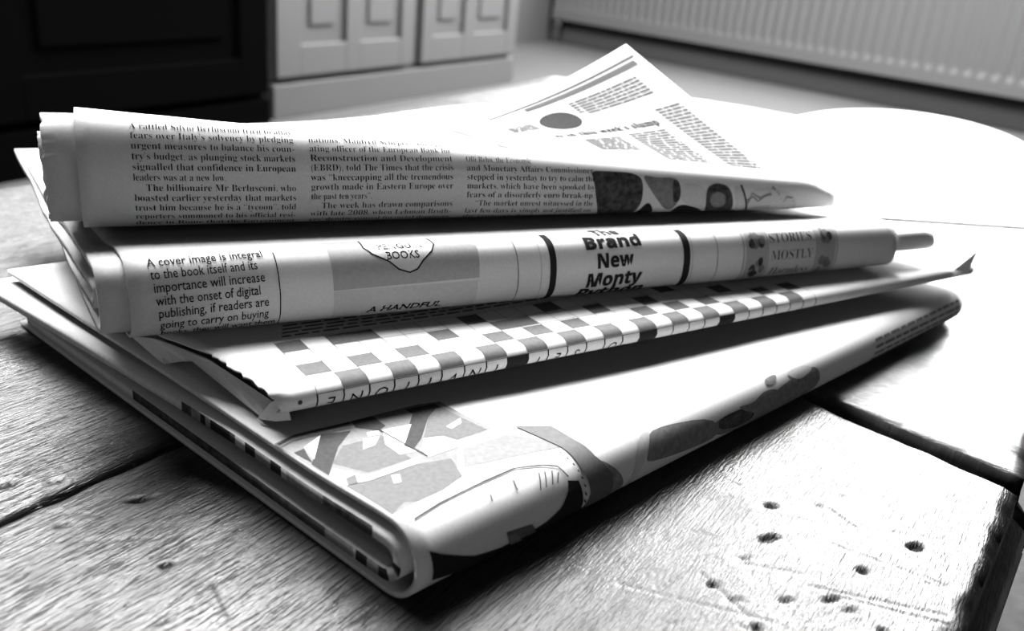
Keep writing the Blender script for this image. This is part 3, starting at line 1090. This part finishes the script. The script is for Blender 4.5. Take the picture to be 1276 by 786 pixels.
# folded-back torn corner, loose under-page and far dog-ear of the crossword paper
def leaf(name, pts, tris, m, parent, th=.0004, sub=3):
    b = bmesh.new()
    vs = [b.verts.new(q) for q in pts]
    for t in tris:
        b.faces.new([vs[i] for i in t])
    bmesh.ops.subdivide_edges(b, edges=b.edges[:], cuts=sub, use_grid_fill=True)
    for _ in range(2):
        bmesh.ops.smooth_vert(b, verts=[v for v in b.verts if not v.is_boundary], factor=.5, use_axis_x=True, use_axis_y=True, use_axis_z=True)
    bmesh.ops.recalc_face_normals(b, faces=b.faces)
    r = bmesh.ops.solidify(b, geom=b.faces[:], thickness=th)
    return bm_obj(name, b, m, parent, False)


leaf('loose_page', LEAF1, [(0, 1, 6), (1, 2, 6), (2, 3, 5), (2, 5, 6), (3, 4, 5)], M_PAPER, N2)
leaf('torn_corner', LEAF2, [(0, 1, 2), (0, 2, 5), (5, 2, 4), (4, 2, 3)], M_PAPER, N2)
leaf('dog_ear', LEAF3, [(0, 1, 2)], M_PAPER, N2)

# ---- second paper ---------------------------------------------------
N3 = empty('newspaper', (0.023, 0.276, 0.0308), 'folded newspaper showing book covers along its fold, second from the top', 'newspaper', 'newspapers in the stack')
p = Paper()
p.shell(G3, const(0.0), const(G3.L), -.18, .185, .0009)
#P3BEGIN


class Q3:
    PN = staticmethod(lambda x, q: G3.PN(x, q + .0024))


for k, (ln, w) in enumerate((('A cover image is integral', .0285), ('to the book itself and its', .0262), ('importance will increase', .0272), ('with the onset of digital', .0256),
                             ('publishing, if readers are', .0272), ('going to carry on buying', .0270), ('books, they will want them', .0285))):
    p.text(Q3, ln, .0052 + .0003 * k, .0102 - .0033 * k, .0036, width=w, slope=.035, offs=.004)
p.line(Q3, [(.0366, .0125), (.0368, .0), (.0366, -.012)], .00028, INK)
p.poly(Q3, [(.0512, .0006), (.0950, .0012), (.0960, .0170), (.0512, .0170)], GREY, .00006)
p.rect(Q3, .0512, .0945, -.012, .0004, LIGHT, .00005)
lab = [(-.0103, .0170), (-.0107, .0124), (-.0088, .0100), (-.0045, .0076), (-.002, .0053), (.0012, .0042), (.0036, .0050), (.0056, .0073), (.0090, .0100), (.0105, .0124), (.0101, .0170)]
lab = [(x + .0722, q) for x, q in lab]
p.poly(Q3, lab, PAPER, .00010)
p.line(Q3, lab, .00045, INK, .00016)
p.text(Q3, 'PENGUIN', .0722, .0114, .0033, width=.0132, align='c', offs=.012)
p.text(Q3, 'BOOKS', .0722, .0082, .0033, width=.0098, align='c', offs=.012)
p.text(Q3, 'A HANDFUL', .0610, -.0072, .0030, width=.0228, offs=.03, shear=.25)
p.line(Q3, [(.1078, .0125), (.1080, .0), (.1078, -.011)], .00025, DARK)
p.line(Q3, [(.1158, .0125), (.1160, .0), (.1158, -.011)], .0002, GREY)
p.line(Q3, [(.1200, .0150), (.1202, .005), (.1200, -.0125)], .0023, INK)
p.line(Q3, [(.1714, .0140), (.1716, .005), (.1714, -.011)], .0028, INK)
p.line(Q3, [(.1738, .0125), (.1740, .0), (.1738, -.010)], .0003, GREY)
for ln, w, sb, m_ in (('The', .010, .0126, DARK), ('Brand', .0212, .0074, INK), ('New', .0138, .0013, INK), ('Monty', .0212, -.0048, INK), ('Python', .0255, -.0098, INK)):
    p.text(Q3, heavy(ln), .1432, sb, .0062, m=m_, width=w, align='c', offs=.025, slope=.02, shear=.08 if ln in ('Monty', 'Python') else 0)
p.line(Q3, [(.1845, .0120), (.1847, .0), (.1845, -.010)], .0003, MID)
p.rect(Q3, .1960, .2415, -.011, .0135, LIGHT, .00005)
r_ = random.Random(3)
for a0, a1 in ((.1975, .2070), (.2310, .2402)):
    p.rect(Q3, a0, a1, -.0100, .0125, GREY, .00007)
    for q0, q1 in ((.0040, .0115), (-.0080, .0020)):
        for _ in range(7):
            cx_, cs = r_.uniform(a0 + .002, a1 - .002), r_.uniform(q0 + .001, q1 - .001)
            p.poly(Q3, [(cx_ + r_.uniform(.6, 1.2) * .0016 * math.cos(t), cs + r_.uniform(.6, 1.2) * .0018 * math.sin(t)) for t in [k * math.pi / 4 for k in range(8)]], r_.choice((DARK, MID, MID)), .00009 + .00001 * _)
for xx in (.1962, .2074, .2306, .2412):
    p.line(Q3, [(xx, .0130), (xx, -.0105)], .0003, MID)
p.text(Q3, 'STORIES,', .2190, .0054, .0050, m=DARK, width=.0212, align='c', bold=True, offs=-.012)
p.text(Q3, 'MOSTLY', .2190, -.0008, .0050, m=DARK, width=.0200, align='c', bold=True, offs=-.012)
p.text(Q3, 'Harmless', .2190, -.0066, .0046, m=DARK, width=.0190, align='c', bold=True, offs=-.012, shear=.2)
#P3END
p.build('outer_pages', N3)
for k, (ins_, th, x0) in enumerate(((.0014, .0022, -.006), (.0045, .0022, -.0045), (.0074, .0020, -.0075))):
    g = G3.layer(ins_)
    p = Paper()
    p.shell(g, jag(x0, .0008, .03, 20 + k), (lambda q: G3.L + .028 - .35 * abs(q)) if k == 1 else const(G3.L - .004 * k), -.17, .187 + .004 * k, th)
    p.build('inner_pages', N3)

# ---- top paper --------------------------------------------------------
N4 = empty('newspaper', (0.0016, 0.288, 0.052), 'folded newspaper with columns of small type, topmost in the stack', 'newspaper', 'newspapers in the stack')
p = Paper()
p.shell(G4, const(0.0), const(G4.L), -.175, .19, .0009)
#P4BEGIN
COLS = [(.0126, .0545, .0, .006, ['A rattled Silvio Berlusconi tried to allay', 'fears over Italy\u2019s solvency by pledging', 'urgent measures to balance his coun-',
         'try\u2019s budget, as plunging stock markets', 'signalled that confidence in European', 'leaders was at a new low.',
         '>The billionaire Mr Berlusconi, who', 'boasted earlier yesterday that markets', 'trust him because he is a \u201ctycoon\u201d, told',
         'reporters summoned to his official resi-', 'dence in Rome that the Government']),
        (.0588, .1022, .0006, .020, ['nations, Manfred Schepers, the oper-', 'ating officer of the European Bank for', 'Reconstruction and Development', '(EBRD), told The Times that the crisis',
         'was \u201ckneecapping all the tremendous', 'growth made in Eastern Europe over', 'the past ten years\u201d.', '>The week has drawn comparisons',
         'with late 2008, when Lehman Broth-', 'ers\u2019 demise caused financial dominoes']),
        (.1068, .1528, .0015, -.002, ['Olli Rehn, the Economic', 'and Monetary Affairs Commissioner,', 'stepped in yesterday to try to calm the', 'markets, which have been spooked by',
         'fears of a disorderly euro break-up.', '>\u201cThe market unrest witnessed in the', 'last few days is simply not justified on', 'the economic fundamentals of the'])]
for x0, x1, sh, slp, lines in COLS:
    for k, ln in enumerate(lines[::-1]):
        sb = -.0088 + sh + .0027 * k
        ind = .0030 if ln[0] == '>' else 0
        body = ln.lstrip('>')
        full = x1 - x0 - ind
        p.text(G4, body, x0 + ind, sb, .0027, width=None if body in ('leaders was at a new low.', 'the past ten years\u201d.', 'Olli Rehn, the Economic') else full,
               bold=True, offs=-.012, slope=slp, xscale=.80 if body in ('leaders was at a new low.', 'the past ten years\u201d.', 'Olli Rehn, the Economic') else 1.0)
p.blob(G4, [(0.1514, 0.0097), (0.1591, 0.0096), (0.1668, 0.0094), (0.1710, 0.0081), (0.1722, 0.0056), (0.1723, 0.0005), (0.1714, -0.0029), (0.1700, -0.0079), (0.1572, -0.0085), (0.1539, -0.0003), (0.1526, 0.0061)], DARK, 0.000068)
p.blob(G4, [(0.1715, 0.0088), (0.1781, 0.0077), (0.1845, 0.0080), (0.1878, 0.0065), (0.1878, -0.0006), (0.1855, -0.0039), (0.1824, -0.0033), (0.1760, 0.0027)], MID, 0.000076)
p.blob(G4, [(0.1844, 0.0076), (0.1878, 0.0065), (0.1885, -0.0002), (0.1852, -0.0010)], DARK, 0.000084)
p.blob(G4, [(0.1572, -0.0085), (0.1700, -0.0079), (0.1749, 0.0009), (0.1804, -0.0076)], INK, 0.000092)
p.blob(G4, [(0.1852, -0.0076), (0.1879, -0.0008), (0.1989, -0.0033), (0.2012, -0.0070)], INK, 0.000100)
p.blob(G4, [(0.1878, 0.0064), (0.1993, 0.0052), (0.1994, -0.0014), (0.1982, -0.0030), (0.1886, -0.0006)], LIGHT, 0.000108)
p.blob(G4, [(0.2012, -0.0067), (0.1989, 0.0041), (0.2032, 0.0063), (0.2090, 0.0054), (0.2114, 0.0022), (0.2133, -0.0043), (0.2124, -0.0067)], DARK, 0.000116)
p.blob(G4, [(0.2015, 0.0022), (0.2052, 0.0034), (0.2083, 0.0018), (0.2088, -0.0018), (0.2050, -0.0030), (0.2016, -0.0009)], MID, 0.000124)
p.blob(G4, [(0.2111, 0.0053), (0.2154, 0.0050), (0.2204, -0.0064), (0.2156, -0.0064)], LIGHT, 0.000132)
p.line(G4, [(0.2151, 0.0057), (0.2169, 0.0023), (0.2212, -0.0064)], 0.001, DARK, 0.000140)
p.blob(G4, [(0.2174, 0.0050), (0.2409, 0.0036), (0.2452, -0.0055), (0.2220, -0.0064)], LIGHT, 0.000148)
p.line(G4, [(0.2190, -0.0013), (0.2206, 0.0027), (0.2245, 0.0011), (0.2293, 0.0028), (0.2302, 0.0051), (0.2336, 0.0024), (0.2359, -0.0009), (0.2374, 0.0016), (0.2401, 0.0012), (0.2444, -0.0052)], 0.0009, MID, 0.000156)
p.line(G4, [(0.2185, 0.0003), (0.2213, 0.0015), (0.2237, -0.0001), (0.2274, 0.0020), (0.2299, 0.0024)], 0.0007, MID, 0.000164)
p.line(G4, [(0.2219, -0.0029), (0.2309, -0.0023)], 0.0012, MID, 0.000172)
#P4END
p.build('outer_pages', N4)
for k, (ins_, th, x0) in enumerate(((.0016, .0016, -.0075), (.0040, .0016, -.0062), (.0064, .0020, -.0085))):
    g = G4.layer(ins_)
    p = Paper()
    p.shell(g, jag(x0, .0006, .0014, 30 + k), const(G4.L - .004 * k), -.17, .12, th, ns=150)
    p.build('inner_pages', N4)
# the page standing up at the back of the top paper
RP = Patch((-.0267, .2980, .0722), (.0357, .3852, .0970), (-.0035, .2925, .0690), (.0998, .3440, .0580), .187, .14,
           lambda u, v: (0 * v, 0 * v, -.004 * math.sin(math.pi * u) * v * (1 - v) * 2 - .002 * math.sin(math.pi * u) * v ** 2))
p = Paper()
p.shell(RP, const(0), const(.187), .0, .14, .0004, nu=40, ns=60)
p.rect(RP, .030, .182, .1285, .1305, T2)
p.rect(RP, .060, .178, .1215, .1265, T2)
p.poly(RP, [(.073 + .0165 * math.cos(t), .094 + .0150 * math.sin(t)) for t in [k * math.pi / 12 for k in range(24)]], T3, ds=.003)
p.text(RP, 'is in this week\u2019s slump', .052, .064, .0115, m=INK, width=.088, bold=True, offs=.012)


def rows(g, x0, x1, s1, n, pitch, m, hgt=.0021, seed=1):
    q = random.Random(seed)
    for r in range(n):
        k = x0
        while k < x1:
            w = q.uniform(.004, .013)
            p.rect(g, k, min(k + w, x1), s1 - r * pitch, s1 - r * pitch + hgt, m)
            k += w + .0009
        if q.random() < .15:
            continue


rows(RP, .100, .165, .112, 6, .0034, T2, seed=2)
rows(RP, .094, .099, .112, 5, .0034, T2, seed=3)
rows(RP, .030, .052, .098, 4, .0036, T2, seed=4)
rows(RP, .068, .098, .054, 8, .0034, T2, seed=5)
rows(RP, .106, .138, .056, 15, .0034, T2, seed=6)
rows(RP, .149, .174, .078, 22, .0034, T2, seed=7)
p.build('raised_page', N4)

# loose sheets bowed up at the far end of the table
TL_, TR_ = np.array((.195, .745, .0014)), np.array((.43, .775, .0014))
DS = np.array((-.10, -.24, 0))
LS = Patch(TL_, TR_, TL_ + DS, TR_ + DS, .236, .26, lambda u, v: (0 * v, 0 * v, .030 * max(0.0, math.sin(math.pi * min(max(u, 0.0), 1.0) ** .85)) ** .5 * v ** 1.5))
p = Paper()
p.shell(LS, const(0), const(.236), 0, .26, .0006, nu=50, ns=40)
p.build('page', empty('loose_newspaper_sheet', (.27, .64, .001), 'loose white newspaper sheet bowed up at the far right end of the table', 'newspaper sheet'))
